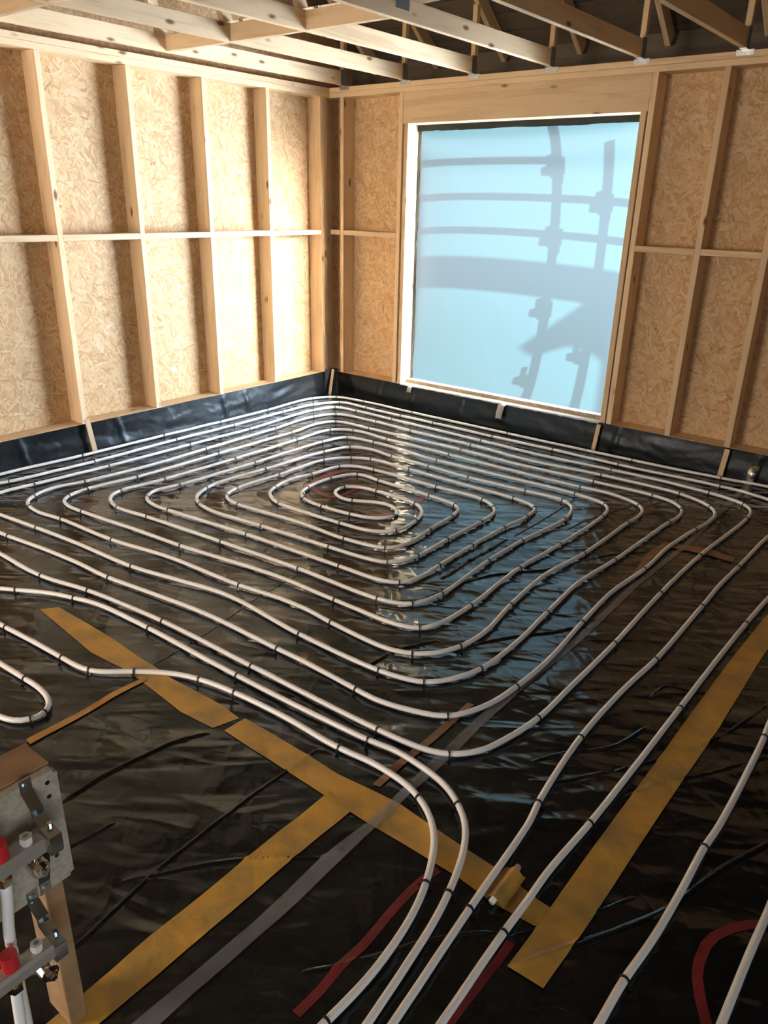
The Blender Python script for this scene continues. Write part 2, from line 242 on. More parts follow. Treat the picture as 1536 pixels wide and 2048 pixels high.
# floor relief
rng = np.random.RandomState(3)
_T = rng.rand(64, 64)
def vnoise(x, y):
    xi = np.floor(x).astype(int); yi = np.floor(y).astype(int); fx = x - xi; fy = y - yi; fx = fx * fx * (3 - 2 * fx); fy = fy * fy * (3 - 2 * fy)
    g = lambda a, b: _T[a % 64, b % 64]
    return (g(xi, yi) * (1 - fx) + g(xi + 1, yi) * fx) * (1 - fy) + (g(xi, yi + 1) * (1 - fx) + g(xi + 1, yi + 1) * fx) * fy - 0.5
def fh(x, y):
    x = np.asarray(x, float); y = np.asarray(y, float)
    c, s = math.cos(0.55), math.sin(0.55); a = x * c + y * s; b = -x * s + y * c
    return 0.007 * vnoise(a * 1.3 + 5, b * 6 + 9) + 0.004 * vnoise(a * 3.1 + 30, b * 15 + 2) - 0.004
PIPES={'main':[(4.069,-4.272,0),(4.04,-3.923,1),(4.014,-3.559,0),(3.998,-3.482,1),(3.964,-3.126,1),(3.967,-2.761,0),(3.985,-2.496,1),(3.986,-1.941,1),(3.984,-1.662,0),(3.995,-1.411,1),(4.007,-0.97,0),'U',(3.863,-0.296,0),(3.709,-0.252,0),(3.559,-0.249,1),(2.901,-0.274,1),(2.407,-0.276,1),(1.907,-0.283,1),(1.357,-0.278,1),(1.032,-0.284,1),(0.659,-0.279,1),(0.365,-0.29,1),(0.249,-0.507,1),(0.236,-0.863,1),(0.247,-1.392,1),(0.236,-1.93,1),(0.248,-2.595,1),(0.216,-3.146,1),(0.2,-3.2,0),'U',(0.922,-3.558,0),(1.002,-3.552,1),(1.275,-3.515,0),(1.537,-3.491,0),(1.787,-3.482,1),(1.988,-3.454,0),(2.365,-3.407,0),(2.807,-3.399,1),(2.949,-3.395,0),(3.219,-3.403,1),(3.31,-3.404,0),(3.451,-3.371,0),(3.564,-3.316,1),(3.634,-3.174,0),(3.658,-3.009,1),(3.664,-2.76,0),(3.64,-2.422,1),(3.624,-2.069,0),(3.649,-1.746,1),(3.647,-1.385,0),(3.676,-1.078,1),(3.699,-0.914,0),(3.691,-0.762,0),(3.634,-0.667,1),(3.415,-0.562,1),(2.904,-0.562,1),(2.37,-0.607,0),(1.904,-0.58,1),(1.361,-0.584,1),(1.0,-0.561,1),(0.613,-0.608,1),(0.523,-0.799,1),(0.549,-1.245,1),(0.566,-1.926,1),(0.583,-2.32,0),(0.549,-2.846,1),(0.51,-3.027,0),(0.55,-3.177,1),(0.61,-3.246,0),(0.693,-3.276,1),(0.816,-3.285,0),(0.997,-3.256,1),(1.428,-3.231,1),(1.814,-3.167,0),(2.291,-3.139,1),(2.524,-3.106,0),(2.678,-3.1,0),(2.836,-3.114,1),(3.019,-3.122,0),(3.148,-3.116,0),(3.236,-3.081,1),(3.302,-3.02,0),(3.35,-2.915,1),(3.367,-2.761,0),(3.331,-2.486,1),(3.31,-2.198,0),(3.31,-2.073,0),(3.347,-1.771,1),(3.356,-1.24,1),(3.365,-1.111,0),(3.352,-0.997,0),(3.304,-0.929,1),(3.114,-0.855,0),(2.896,-0.867,1),(2.443,-0.88,0),(1.914,-0.876,1),(1.369,-0.881,1),(1.029,-0.871,1),(0.882,-0.989,1),(0.88,-1.346,1),(0.883,-1.935,1),(0.871,-2.495,1),(0.846,-2.792,1),(0.877,-2.879,0),(0.929,-2.919,0),(1.065,-2.959,1),(1.311,-2.933,1),(1.863,-2.881,1),(2.378,-2.843,1),(2.843,-2.827,1),(2.944,-2.8,0),(2.998,-2.762,1),(3.042,-2.596,1),(3.021,-2.171,1),(3.031,-1.846,1),(3.065,-1.426,1),(3.048,-1.313,0),(3.012,-1.221,0),(2.923,-1.156,1),(2.673,-1.163,1),(2.275,-1.189,1),(1.955,-1.18,1),(1.641,-1.175,1),(1.422,-1.153,0),(1.284,-1.215,1),(1.22,-1.424,1),(1.194,-1.948,1),(1.169,-2.224,0),(1.169,-2.349,0),(1.189,-2.429,1),(1.23,-2.524,0),(1.279,-2.574,0),(1.369,-2.622,1),(1.511,-2.644,0),(1.868,-2.605,1),(2.319,-2.566,1),(2.562,-2.54,0),(2.654,-2.513,1),(2.702,-2.444,0),(2.726,-2.351,1),(2.724,-2.09,1),(2.728,-1.77,1),(2.722,-1.632,0),(2.696,-1.555,0),(2.666,-1.524,1),(2.552,-1.464,1),(2.221,-1.473,1),(1.737,-1.483,1),(1.6,-1.507,0),(1.513,-1.59,1),(1.491,-1.825,1),(1.459,-1.968,0),(1.483,-2.139,1),(1.53,-2.227,0),(1.612,-2.284,0),(1.703,-2.313,1),(2.152,-2.296,1),(2.365,-2.259,0),(2.45,-2.175,1),(2.452,-1.999,1),(2.408,-1.882,0),(2.371,-1.833,0),(2.293,-1.787,1),(1.998,-1.777,1),(1.875,-1.796,0),(1.797,-1.86,1),(1.797,-1.93,0),(1.825,-1.974,0),(1.919,-2.008,0),(1.984,-1.995,1),(2.074,-1.94,0),(2.153,-1.907,0),(2.231,-1.916,0),(2.287,-1.953,0),(2.318,-2.021,1),(2.295,-2.084,0),(2.237,-2.131,0),(2.113,-2.163,1),(1.916,-2.182,1),(1.757,-2.164,1),(1.7,-2.131,0),(1.664,-2.096,0),(1.634,-2.007,1),(1.631,-1.801,1),(1.707,-1.623,1),(1.889,-1.625,1),(2.275,-1.625,1),(2.479,-1.648,1),(2.532,-1.69,0),(2.563,-1.813,1),(2.578,-2.044,1),(2.598,-2.218,0),(2.586,-2.327,0),(2.539,-2.389,1),(2.309,-2.436,1),(1.989,-2.436,0),(1.54,-2.479,1),(1.428,-2.463,0),(1.371,-2.434,1),(1.346,-2.381,0),(1.326,-2.301,1),(1.34,-1.968,1),(1.348,-1.563,1),(1.448,-1.391,1),(1.578,-1.325,1),(1.898,-1.319,1),(2.308,-1.323,0),(2.678,-1.324,1),(2.795,-1.34,0),(2.862,-1.386,1),(2.885,-1.535,1),(2.869,-1.755,1),(2.865,-2.072,1),(2.866,-2.367,1),(2.872,-2.53,0),(2.831,-2.641,1),(2.741,-2.679,0),(2.503,-2.695,1),(1.893,-2.734,1),(1.317,-2.796,1),(1.169,-2.8,0),(1.056,-2.762,1),(1.001,-2.679,0),(1.024,-2.495,1),(1.044,-1.904,1),(1.053,-1.262,1),(1.111,-1.045,1),(1.342,-1.004,1),(1.927,-1.04,1),(2.923,-1.003,1),(3.143,-1.051,1),(3.189,-1.116,0),(3.21,-1.249,1),(3.203,-1.753,1),(3.179,-2.138,1),(3.2,-2.603,1),(3.187,-2.817,0),(3.146,-2.909,1),(3.068,-2.944,0),(2.717,-2.96,1),(2.376,-2.962,0),(1.749,-3.046,1),(1.442,-3.073,0),(0.982,-3.124,1),(0.835,-3.128,0),(0.747,-3.101,0),(0.698,-3.044,1),(0.675,-2.905,1),(0.711,-2.584,1),(0.715,-1.94,1),(0.717,-1.238,1),(0.697,-0.908,0),(0.76,-0.774,1),(1.089,-0.75,1),(1.911,-0.726,1),(2.361,-0.736,0),(2.917,-0.712,1),(3.296,-0.704,1),(3.434,-0.738,0),(3.521,-0.826,1),(3.543,-0.944,0),(3.529,-1.078,1),(3.497,-1.74,1),(3.467,-2.061,0),(3.486,-2.44,1),(3.507,-2.733,0),(3.497,-2.994,1),(3.455,-3.116,0),(3.384,-3.209,1),(3.316,-3.235,0),(3.204,-3.257,1),(2.8,-3.265,1),(2.334,-3.237,0),(2.062,-3.283,0),(1.762,-3.345,1),(1.282,-3.375,0),(0.999,-3.402,1),(0.692,-3.439,1),'U',(0.356,-3.277,0),(0.357,-3.187,0),(0.37,-3.071,1),(0.397,-2.583,1),(0.405,-1.941,1),(0.417,-1.387,1),(0.378,-0.654,1),(0.45,-0.446,1),(0.667,-0.413,1),(1.051,-0.421,1),(1.9,-0.436,1),(2.396,-0.45,0),(2.91,-0.412,1),(3.547,-0.42,1),(3.775,-0.488,1),(3.836,-0.571,0),(3.85,-0.726,1),(3.807,-1.4,1),(3.8,-1.939,1),(3.813,-2.489,1),(3.811,-2.858,0),(3.807,-3.12,1),(3.792,-3.228,0),(3.769,-3.324,0),(3.749,-3.392,0),(3.713,-3.444,0),(3.675,-3.478,1),(3.614,-3.505,0),(3.52,-3.52,0),(3.416,-3.528,1),(2.825,-3.546,1),(2.301,-3.561,1),(1.83,-3.612,1),(1.537,-3.673,1),(1.168,-3.68,0),'U',(0.049,-3.125,0),(0.078,-2.578,1),(0.085,-1.927,1),(0.1,-1.405,1),(0.101,-0.901,1),(0.09,-0.354,1),(0.216,-0.165,1),(0.507,-0.123,1),(1.04,-0.13,1),(1.948,-0.13,1),(2.931,-0.115,1),(3.521,-0.084,1),(3.8,-0.033,0),'U',(4.193,-1.663,0),(4.18,-1.972,1),(4.17,-2.342,0),(4.164,-2.752,1),(4.151,-3.457,1),(4.138,-3.691,0),(4.14,-3.804,0),(4.14,-3.929,1),(4.149,-4.206,0),(4.15,-4.265,0)],'p2':[(1.403,-3.932,0),(1.519,-3.855,0),(1.585,-3.816,1),(1.725,-3.734,0),(1.844,-3.69,1),(1.953,-3.656,0),(2.305,-3.631,1),(2.832,-3.622,1),(3.427,-3.589,1),(3.539,-3.572,0),(3.626,-3.579,0),(3.715,-3.591,0),(3.777,-3.615,0),(3.821,-3.641,1),(3.862,-3.674,0),(3.903,-3.727,0),(3.939,-3.804,0),(3.973,-3.917,1),(3.993,-4.014,0),(4.008,-4.13,0),(4.027,-4.307,0),(4.032,-4.36,0)],'p3':[(1.601,-4.024,0),(1.82,-4.004,0),(1.864,-4.001,1),(2.033,-3.986,0),(2.232,-3.972,1),(2.331,-3.968,0),(2.391,-3.957,1),(2.441,-3.925,0),(2.522,-3.85,1),(2.634,-3.769,0),(2.743,-3.726,1),(2.904,-3.697,1),(3.126,-3.679,0),(3.385,-3.68,1),(3.527,-3.664,0),(3.613,-3.668,0),(3.681,-3.679,0),(3.721,-3.694,1),(3.766,-3.718,0),(3.796,-3.741,0),(3.839,-3.787,0),(3.878,-3.854,0),(3.913,-3.934,1),(3.943,-4.044,0),(3.96,-4.186,0),(3.96,-4.296,0),(3.955,-4.361,1),(3.953,-4.417,0)],'p4':[(1.884,-4.154,0),(2.098,-4.142,0),(2.26,-4.133,1),(2.342,-4.128,0),(2.428,-4.137,0),(2.473,-4.155,0),(2.505,-4.187,1),(2.511,-4.238,1),(2.484,-4.271,0),(2.44,-4.291,0),(2.411,-4.298,0),(2.256,-4.325,0)],'p5':[(4.426,-2.385,0),(4.433,-2.655,0),(4.438,-2.731,1),(4.44,-3.249,0),(4.433,-3.342,1),(4.433,-3.504,0),(4.428,-3.71,0),(4.415,-3.856,1),(4.413,-3.988,0),(4.412,-4.049,0)],'p6':[(4.626,-3.224,0),(4.624,-3.449,0),(4.62,-3.624,0),(4.619,-3.819,0),(4.618,-3.88,0)]}
RIBBONS={'yA1':[[(1.846,-3.763),(2.203,-3.758),(2.65,-3.776),(2.9,-3.762),(3.008,-3.77)],[(1.798,-3.827),(2.256,-3.869),(2.483,-3.854),(2.828,-3.879),(2.981,-3.863)]],'yA2':[[(3.024,-3.757),(3.167,-3.754),(3.458,-3.761),(3.685,-3.738),(3.899,-3.756),(4.04,-3.76),(4.152,-3.775),(4.205,-3.776)],[(3.021,-3.847),(3.153,-3.851),(3.306,-3.853),(3.48,-3.856),(3.689,-3.856),(3.958,-3.85),(4.069,-3.858),(4.191,-3.847)]],'yB':[[(3.486,-3.832),(3.483,-4.154),(3.482,-4.468),(3.491,-4.65),(3.492,-4.739)],[(3.587,-3.848),(3.579,-4.165),(3.579,-4.537),(3.579,-4.668),(3.581,-4.723)]],'yC':[[(4.242,-1.357),(4.226,-1.79),(4.208,-2.269),(4.2,-2.825),(4.196,-3.244),(4.191,-3.612),(4.19,-3.807),(4.187,-3.987)],[(4.357,-1.392),(4.309,-1.853),(4.299,-2.178),(4.302,-2.739),(4.292,-3.186),(4.289,-3.477),(4.286,-3.743),(4.278,-3.982)]],'oL':[[(2.568,-3.833),(2.56,-3.974),(2.573,-4.121),(2.574,-4.295)],[(2.59,-3.848),(2.589,-3.985),(2.602,-4.132),(2.607,-4.299)]],'bS1':[[(3.566,-3.197),(3.566,-3.369),(3.566,-3.497),(3.561,-3.61),(3.568,-3.73)],[(3.589,-3.19),(3.594,-3.366),(3.593,-3.493),(3.589,-3.608),(3.593,-3.725)]],'bS2':[[(3.601,-1.326),(3.583,-1.548),(3.621,-1.828)],[(3.64,-1.351),(3.625,-1.589),(3.65,-1.831)]],'bS3':[[(3.601,-1.326),(3.719,-1.282),(3.828,-1.261),(3.946,-1.285)],[(3.637,-1.387),(3.744,-1.359),(3.845,-1.342),(3.952,-1.349)]],'clear':[[(3.673,-0.042),(3.677,-0.652),(3.678,-0.884),(3.688,-1.376),(3.655,-1.995),(3.667,-2.35),(3.663,-2.626),(3.642,-2.944),(3.637,-3.265),(3.644,-3.541),(3.653,-3.759),(3.653,-3.856),(3.639,-4.028),(3.646,-4.295),(3.636,-4.577),(3.635,-4.624),(3.633,-4.68)],[(3.708,0.002),(3.716,-0.597),(3.712,-0.854),(3.717,-1.317),(3.686,-1.922),(3.695,-2.326),(3.695,-2.579),(3.681,-2.885),(3.673,-3.264),(3.685,-3.494),(3.681,-3.76),(3.684,-3.859),(3.686,-4.012),(3.688,-4.235),(3.68,-4.49),(3.682,-4.583),(3.683,-4.642)]]}
PAINT={'red1':[(3.887,-4.381),(3.889,-4.306),(3.885,-4.238),(3.891,-4.161),(3.886,-4.058),(3.886,-3.967),(3.891,-3.916),(3.902,-3.861),0.024],'red2':[(4.621,-3.481),(4.597,-3.503),(4.564,-3.547),(4.54,-3.594),(4.531,-3.633),(4.532,-3.689),(4.541,-3.728),(4.559,-3.767),(4.597,-3.832),(4.622,-3.866),0.025],'red3':[(4.16,-3.923),(4.162,-3.967),(4.16,-4.03),(4.157,-4.125),(4.157,-4.201),0.022],'red4':[(1.596,-1.984),(1.58,-1.876),(1.555,-1.68),(1.576,-1.566),0.05],'red5':[(1.619,-1.963),(1.732,-2.003),(1.832,-2.004),(1.851,-1.953),(1.861,-1.77),0.035],'red6':[(2.157,-2.075),(2.235,-2.045),(2.271,-1.953),0.04],'red7':[(2.221,-1.611),(2.276,-1.729),(2.28,-1.822),(2.255,-1.886),0.03]}
FOLDS={'a':[(2.959,-1.064),(2.96,-1.452),(2.955,-1.8),0.02],'b':[(2.948,-1.841),(2.946,-2.026),(2.936,-2.222),(2.942,-2.363),(2.945,-2.465),0.035],'c':[(2.989,-2.685),(3.028,-2.512),(3.092,-2.288),(3.173,-2.168),(3.291,-2.008),(3.295,-1.924),0.03],'d':[(3.366,-1.847),(3.413,-1.728),(3.477,-1.625),(3.568,-1.521),(3.619,-1.403),0.02],'e':[(3.374,-2.844),(3.482,-2.67),(3.578,-2.546),(3.625,-2.457),0.03],'f':[(3.286,-4.419),(3.339,-4.35),(3.404,-4.255),(3.473,-4.176),(3.593,-4.069),(3.644,-4.025),(3.668,-3.971),0.022],'g':[(3.823,-4.303),(3.883,-4.232),(3.924,-4.173),(3.998,-4.054),(4.062,-3.976),(4.116,-3.924),0.02],'h':[(4.151,-3.913),(4.199,-3.837),(4.282,-3.716),(4.347,-3.6),0.018],'i':[(4.188,-3.988),(4.242,-3.906),(4.291,-3.821),(4.359,-3.711),(4.422,-3.59),(4.456,-3.483),(4.489,-3.382),(4.536,-3.266),(4.585,-3.148),0.028],'j':[(3.922,-3.404),(4.0,-3.344),(4.05,-3.273),(4.101,-3.201),0.022],'k':[(3.892,-3.317),(3.952,-3.213),(4.058,-3.081),(4.113,-2.893),0.025],'l':[(4.113,-3.191),(4.211,-3.023),(4.27,-2.909),(4.317,-2.796),(4.36,-2.655),(4.399,-2.479),0.022],'m':[(4.18,-3.282),(4.254,-3.14),(4.347,-3.0),(4.409,-2.897),(4.479,-2.784),0.022],'n':[(4.053,-2.734),(4.077,-2.624),(4.185,-2.589),(4.252,-2.516),(4.304,-2.38),0.02],'o':[(3.37,-4.696),(3.368,-4.583),(3.332,-4.36),(3.325,-4.191),(3.318,-4.0),(3.325,-3.818),(3.326,-3.705),0.022],'p':[(3.082,-4.462),(3.095,-4.388),(3.099,-4.312),0.02],'q':[(2.913,-4.372),(2.91,-4.24),(2.928,-4.091),(2.945,-3.988),(2.992,-3.882),0.03],'r':[(3.299,-1.2),(3.321,-0.958),(3.38,-0.71),(3.443,-0.446),0.02],'s':[(3.127,-1.54),(3.149,-1.333),(3.186,-1.181),(3.257,-0.951),(3.318,-0.709),0.018],'t':[(2.519,-3.781),(2.49,-3.47),(2.423,-3.132),(2.401,-2.855),0.014],'u':[(2.885,-3.233),(3.123,-3.265),(3.16,-3.095),(3.249,-2.911),0.03]}
STUB=[(4.069,-3.727),(4.072,-3.87)]

_fp = []
def fhr(x, y):
    """relief with the pulled-up folds of the sheet"""
    z = fh(x, y); x = np.asarray(x, float); r = np.zeros_like(x)
    for X, Y, w in _fp:
        d2 = ((x[..., None] - X) ** 2 + (np.asarray(y, float)[..., None] - Y) ** 2).min(-1); r = np.maximum(r, 0.40 * w * np.exp(-d2 / (w * 0.30) ** 2))
    return z + r
# ------------------------------------------------------------------ the setting: floor
nx, ny = 210, 275
X0, X1, YA, YB = -0.02, 6.3, -8.0, 0.02
gx, gy = np.meshgrid(np.linspace(X0, X1, nx), np.linspace(YA, YB, ny)); gz = fh(gx, gy)
vs = np.stack([gx, gy, gz], -1).reshape(-1, 3)
ii = (np.arange(ny - 1)[:, None] * nx + np.arange(nx - 1)[None]).reshape(-1)
me = bpy.data.meshes.new('floor'); me.from_pydata(vs.tolist(), [], np.stack([ii, ii + 1, ii + nx + 1, ii + nx], -1).tolist())
me.polygons.foreach_set('use_smooth', [True] * len(me.polygons))
floor = tag(link('floor', me, BLACK), 'black polythene membrane wrinkled across the whole floor', kind='structure')
def smooth_path(P, step=0.03):
    """centripetal Catmull-Rom through the points, sampled evenly"""
    P = [Vector((p[0], p[1], 0)) for p in P]; P = [2 * P[0] - P[1]] + P + [2 * P[-1] - P[-2]]; out = []
    for i in range(1, len(P) - 2):
        p0, p1, p2, p3 = P[i - 1:i + 3]; t0 = 0; t1 = (p1 - p0).length ** 0.5 + 1e-6; t2 = t1 + (p2 - p1).length ** 0.5 + 1e-6; t3 = t2 + (p3 - p2).length ** 0.5 + 1e-6
        n = max(1, int((p2 - p1).length / step))
        for k in range(n):
            t = t1 + (t2 - t1) * k / n
            a1 = p0 * ((t1 - t) / (t1 - t0)) + p1 * ((t - t0) / (t1 - t0)); a2 = p1 * ((t2 - t) / (t2 - t1)) + p2 * ((t - t1) / (t2 - t1)); a3 = p2 * ((t3 - t) / (t3 - t2)) + p3 * ((t - t2) / (t3 - t2))
            b1 = a1 * ((t2 - t) / (t2 - t0)) + a2 * ((t - t0) / (t2 - t0)); b2 = a2 * ((t3 - t) / (t3 - t1)) + a3 * ((t - t1) / (t3 - t1))
            out.append(b1 * ((t2 - t) / (t2 - t1)) + b2 * ((t - t1) / (t2 - t1)))
    out.append(P[-2]); return out
def ribbon(name, left, right, mat, parent=None, lift=0.0015, step=0.05, mcr=6):
    """a strip laid on the floor between two edge lines, following the floor's relief"""
    def res(P, n):
        P = [Vector((p[0], p[1], 0)) for p in P]; d = [0]
        for a, b in zip(P, P[1:]): d.append(d[-1] + (b - a).length)
        o = []
        for k in range(n):
            t = d[-1] * k / (n - 1); i = max(j for j in range(len(d)) if d[j] <= t + 1e-9); i = min(i, len(P) - 2); o.append(P[i].lerp(P[i + 1], (t - d[i]) / max(1e-9, d[i + 1] - d[i])))
        return o
    Ln = sum(math.dist(a, b) for a, b in zip(left, left[1:])); n = max(4, int(Ln / step)); A, B = res(left, n), res(right, n)
    V = []; F = []
    cx, cy = A[0].x, A[0].y
    for i in range(n):
        for j in range(mcr + 1):
            p = A[i].lerp(B[i], j / mcr); V.append((p.x, p.y))
    Q = np.array(V); zz = fhr(Q[:, 0], Q[:, 1]) + lift; V = np.stack([Q[:, 0] - cx, Q[:, 1] - cy, zz], -1).tolist()
    for i in range(n - 1):
        for j in range(mcr): a = i * (mcr + 1) + j; F.append((a, a + 1, a + mcr + 2, a + mcr + 1))
    me = bpy.data.meshes.new(name); me.from_pydata(V, [], F); me.polygons.foreach_set('use_smooth', [True] * len(F))
    return link(name, me, mat, parent, (cx, cy, 0))
def edges_of(pts, w, taper=False):
    P = smooth_path(pts, 0.03); A = []; B = []
    for i, p in enumerate(P):
        t = (P[min(i + 1, len(P) - 1)] - P[max(i - 1, 0)]).normalized(); nrm = Vector((-t.y, t.x, 0)); k = w / 2 * (max(0.12, max(0.0, math.sin(PI * i / (len(P) - 1))) ** 0.5) if taper else 1)
        A.append((p.x + nrm.x * k, p.y + nrm.y * k)); B.append((p.x - nrm.x * k, p.y - nrm.y * k))
    return A, B
for k, v in FOLDS.items():
    P = smooth_path(v[:-1], 0.008); n_ = len(P); L_ = np.array([(p.x, p.y) for p in P])
    k0 = max(2, n_ // 40); _fp.append((L_[k0:-k0, 0], L_[k0:-k0, 1], v[-1] * 0.8))
for k, v in FOLDS.items():
    A, B = edges_of(v[:-1], v[-1] * 1.7); ribbon('membrane_fold', A, B, BLACK, floor, -0.0004, 0.02, 12)
for k, v in PAINT.items():
    A, B = edges_of(v[:-1], v[-1]); tag(ribbon('paint_mark', A, B, RED, floor, 0.0016, 0.01), 'red spray paint line')
# ------------------------------------------------------------------ left wall
ZS, ZT = 0.2, 2.408
HW = -8.0
wl = tag(box_obj('wall_left', [((-0.155, HW, 0.0), (-0.14, 0.16, 2.49))], OSB_L), 'oriented strand board sheathing behind the left wall studs', kind='structure')
timber('sole_plate', (-0.14, HW, ZS - 0.038), (0, 0, ZS), wl); timber('top_plate', (-0.14, HW, ZT), (0, -0.001, ZT + 0.0355), wl); timber('top_plate', (-0.14, HW, ZT + 0.0365), (0, -0.001, ZT + 0.072), wl)
ly = [-0.1135, -0.0755, -0.7037, -1.3038, -1.9029, -2.5024] + [-3.102 - 0.6 * i for i in range(8)]
for y in ly: timber('stud', (-0.14, y, ZS), (0, y + 0.037, ZT), wl)
ends = sorted(ly[1:] + [HW])
ln = [-0.1135] + ly[2:]
for a, b in zip(ln, ln[1:]): timber('nogging', (-0.138, b + 0.037, 1.372), (-0.001, a, 1.41), wl)
# ------------------------------------------------------------------ window wall
wb = tag(box_obj('wall_window_side', [((-0.155, 0.146, 0), (0.765, 0.16, 2.49)), ((2.655, 0.146, 0), (6.4, 0.16, 2.49)), ((0.765, 0.146, 2.195), (2.655, 0.16, 2.49)), ((0.765, 0.146, 0), (2.655, 0.16, 0.2))], OSB_B), 'oriented strand board sheathing behind the window wall studs', kind='structure')
wb.name = 'wall_back'
timber('sole_plate', (0, 0, ZS - 0.038), (6.3, 0.146, ZS), wb); timber('top_plate', (-0.14, 0, ZT), (6.3, 0.146, ZT + 0.0355), wb); timber('top_plate', (-0.14, 0.0, ZT + 0.0365), (6.3, 0.146, ZT + 0.072), wb)
for x in (0.1115, 0.712, 2.664, 3.086, 3.482, 3.88, 4.28, 4.68, 5.08, 5.48, 5.88, 6.26): timber('stud', (x, 0, ZS), (x + 0.0375, 0.146, ZT), wb)
timber('stud', (0.766, 0.0005, ZS), (0.8036, 0.146, 2.195), wb); timber('stud', (2.6165, 0.0005, ZS), (2.654, 0.146, 2.195), wb)
box_obj('stud', [((-0.138, 0.0, ZS), (-0.1, 0.146, ZT))], PINE[2], wb)
timber('lintel', (0.752, 0.0008, 2.195), (2.663, 0.146, ZT), wb)
for a, b in ((0.149, 0.712), (2.7015, 3.086), (3.1235, 3.482), (3.5195, 3.88), (3.9175, 4.28), (0.0, 0.1115)): timber('nogging', (a, 0.001, 1.372), (b, 0.144, 1.41), wb)
# ------------------------------------------------------------------ other walls (behind the photographer)
wr = tag(box_obj('wall_right', [((6.3, HW, 0), (6.315, -6.5, 2.49)), ((6.3, -5.5, 0), (6.315, 0.16, 2.49)), ((6.3, -6.5, 2.2), (6.315, -5.5, 2.49))], BLACK_UP), 'unseen right wall, made black to cut bounced light', kind='structure')  # black finish added to absorb bounce; gap made for the side lamp
wf = tag(box_obj('wall_front', [((-0.16, HW - 0.02, 0), (0.2, HW, 6)), ((2.1, HW - 0.02, 0), (6.4, HW, 6)), ((0.2, HW - 0.02, 2.3), (2.1, HW, 6))], SARK), 'unseen rear wall, darkened to cut bounced light, open for the added lamp', kind='structure')  # dark finish set to reduce bounce; opening made for the rear lamp
gl = tag(box_obj('wall_gable_left', [((-0.155, HW, 2.49), (-0.145, 0.5, 5.8))], OSB_L), 'gable boarding above the left wall', kind='structure')
gr = tag(box_obj('wall_gable_right', [((6.3, HW, 2.49), (6.31, 0.5, 5.8))], OSB_L), 'gable boarding above the right wall', kind='structure')
# ------------------------------------------------------------------ roof
SL = -0.75; RB = 2.90           # rafter underside height at y=0 and fall per metre
def rz(y): return RB + SL * y
deck_t = 0.125
RIDGE = -4.0
zr = rz(RIDGE) + deck_t
bm = bmesh.new(); v = [bm.verts.new(p) for p in ((-0.2, RIDGE, zr), (6.4, RIDGE, zr), (6.4, HW - 0.3, zr + SL * -1 * (HW - 0.3 - RIDGE)), (-0.2, HW - 0.3, zr + SL * -1 * (HW - 0.3 - RIDGE)))]; bm.faces.new(v)
g = bmesh.ops.extrude_face_region(bm, geom=bm.faces[:]); bmesh.ops.translate(bm, vec=(0, 0, 0.02), verts=[x for x in g['geom'] if isinstance(x, bmesh.types.BMVert)])
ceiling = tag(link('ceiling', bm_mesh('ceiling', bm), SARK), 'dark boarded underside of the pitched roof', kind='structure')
ang = math.atan(SL); cs = math.cos(ang)
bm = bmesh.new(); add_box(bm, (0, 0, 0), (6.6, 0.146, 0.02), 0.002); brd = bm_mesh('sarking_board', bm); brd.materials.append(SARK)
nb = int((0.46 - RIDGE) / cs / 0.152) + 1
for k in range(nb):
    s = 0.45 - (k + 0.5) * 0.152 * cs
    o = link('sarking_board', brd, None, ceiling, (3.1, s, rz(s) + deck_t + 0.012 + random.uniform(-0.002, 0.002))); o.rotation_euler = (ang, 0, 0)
bm = bmesh.new(); v = [bm.verts.new(p) for p in ((-0.2, 0.47, rz(0.47) + 0.16), (6.4, 0.47, rz(0.47) + 0.16), (6.4, RIDGE, zr + 0.04), (-0.2, RIDGE, zr + 0.04))]; bm.faces.new(v)
link('roof_membrane', bm_mesh('roof_membrane', bm), BLACK_UP, ceiling)
tag(box_obj('trim_1', [((-0.2, 0.45, 2.45), (6.4, 0.47, 2.78)), ((-0.2, 0.16, 2.45), (6.4, 0.47, 2.465))], SARK), 'eaves boards closing the roof edge outside', kind='structure')
ORD = ['running along the left wall top', 'nearest the left wall after the wall truss, above the window', 'above the left half of the window', 'above the middle of the window', 'above the right end of the window lintel', 'beside the right edge of the picture over the studs', 'farthest right and mostly out of the picture']
tx = [0.155, 0.7635, 1.3695, 1.972, 2.580, 3.183, 3.79]
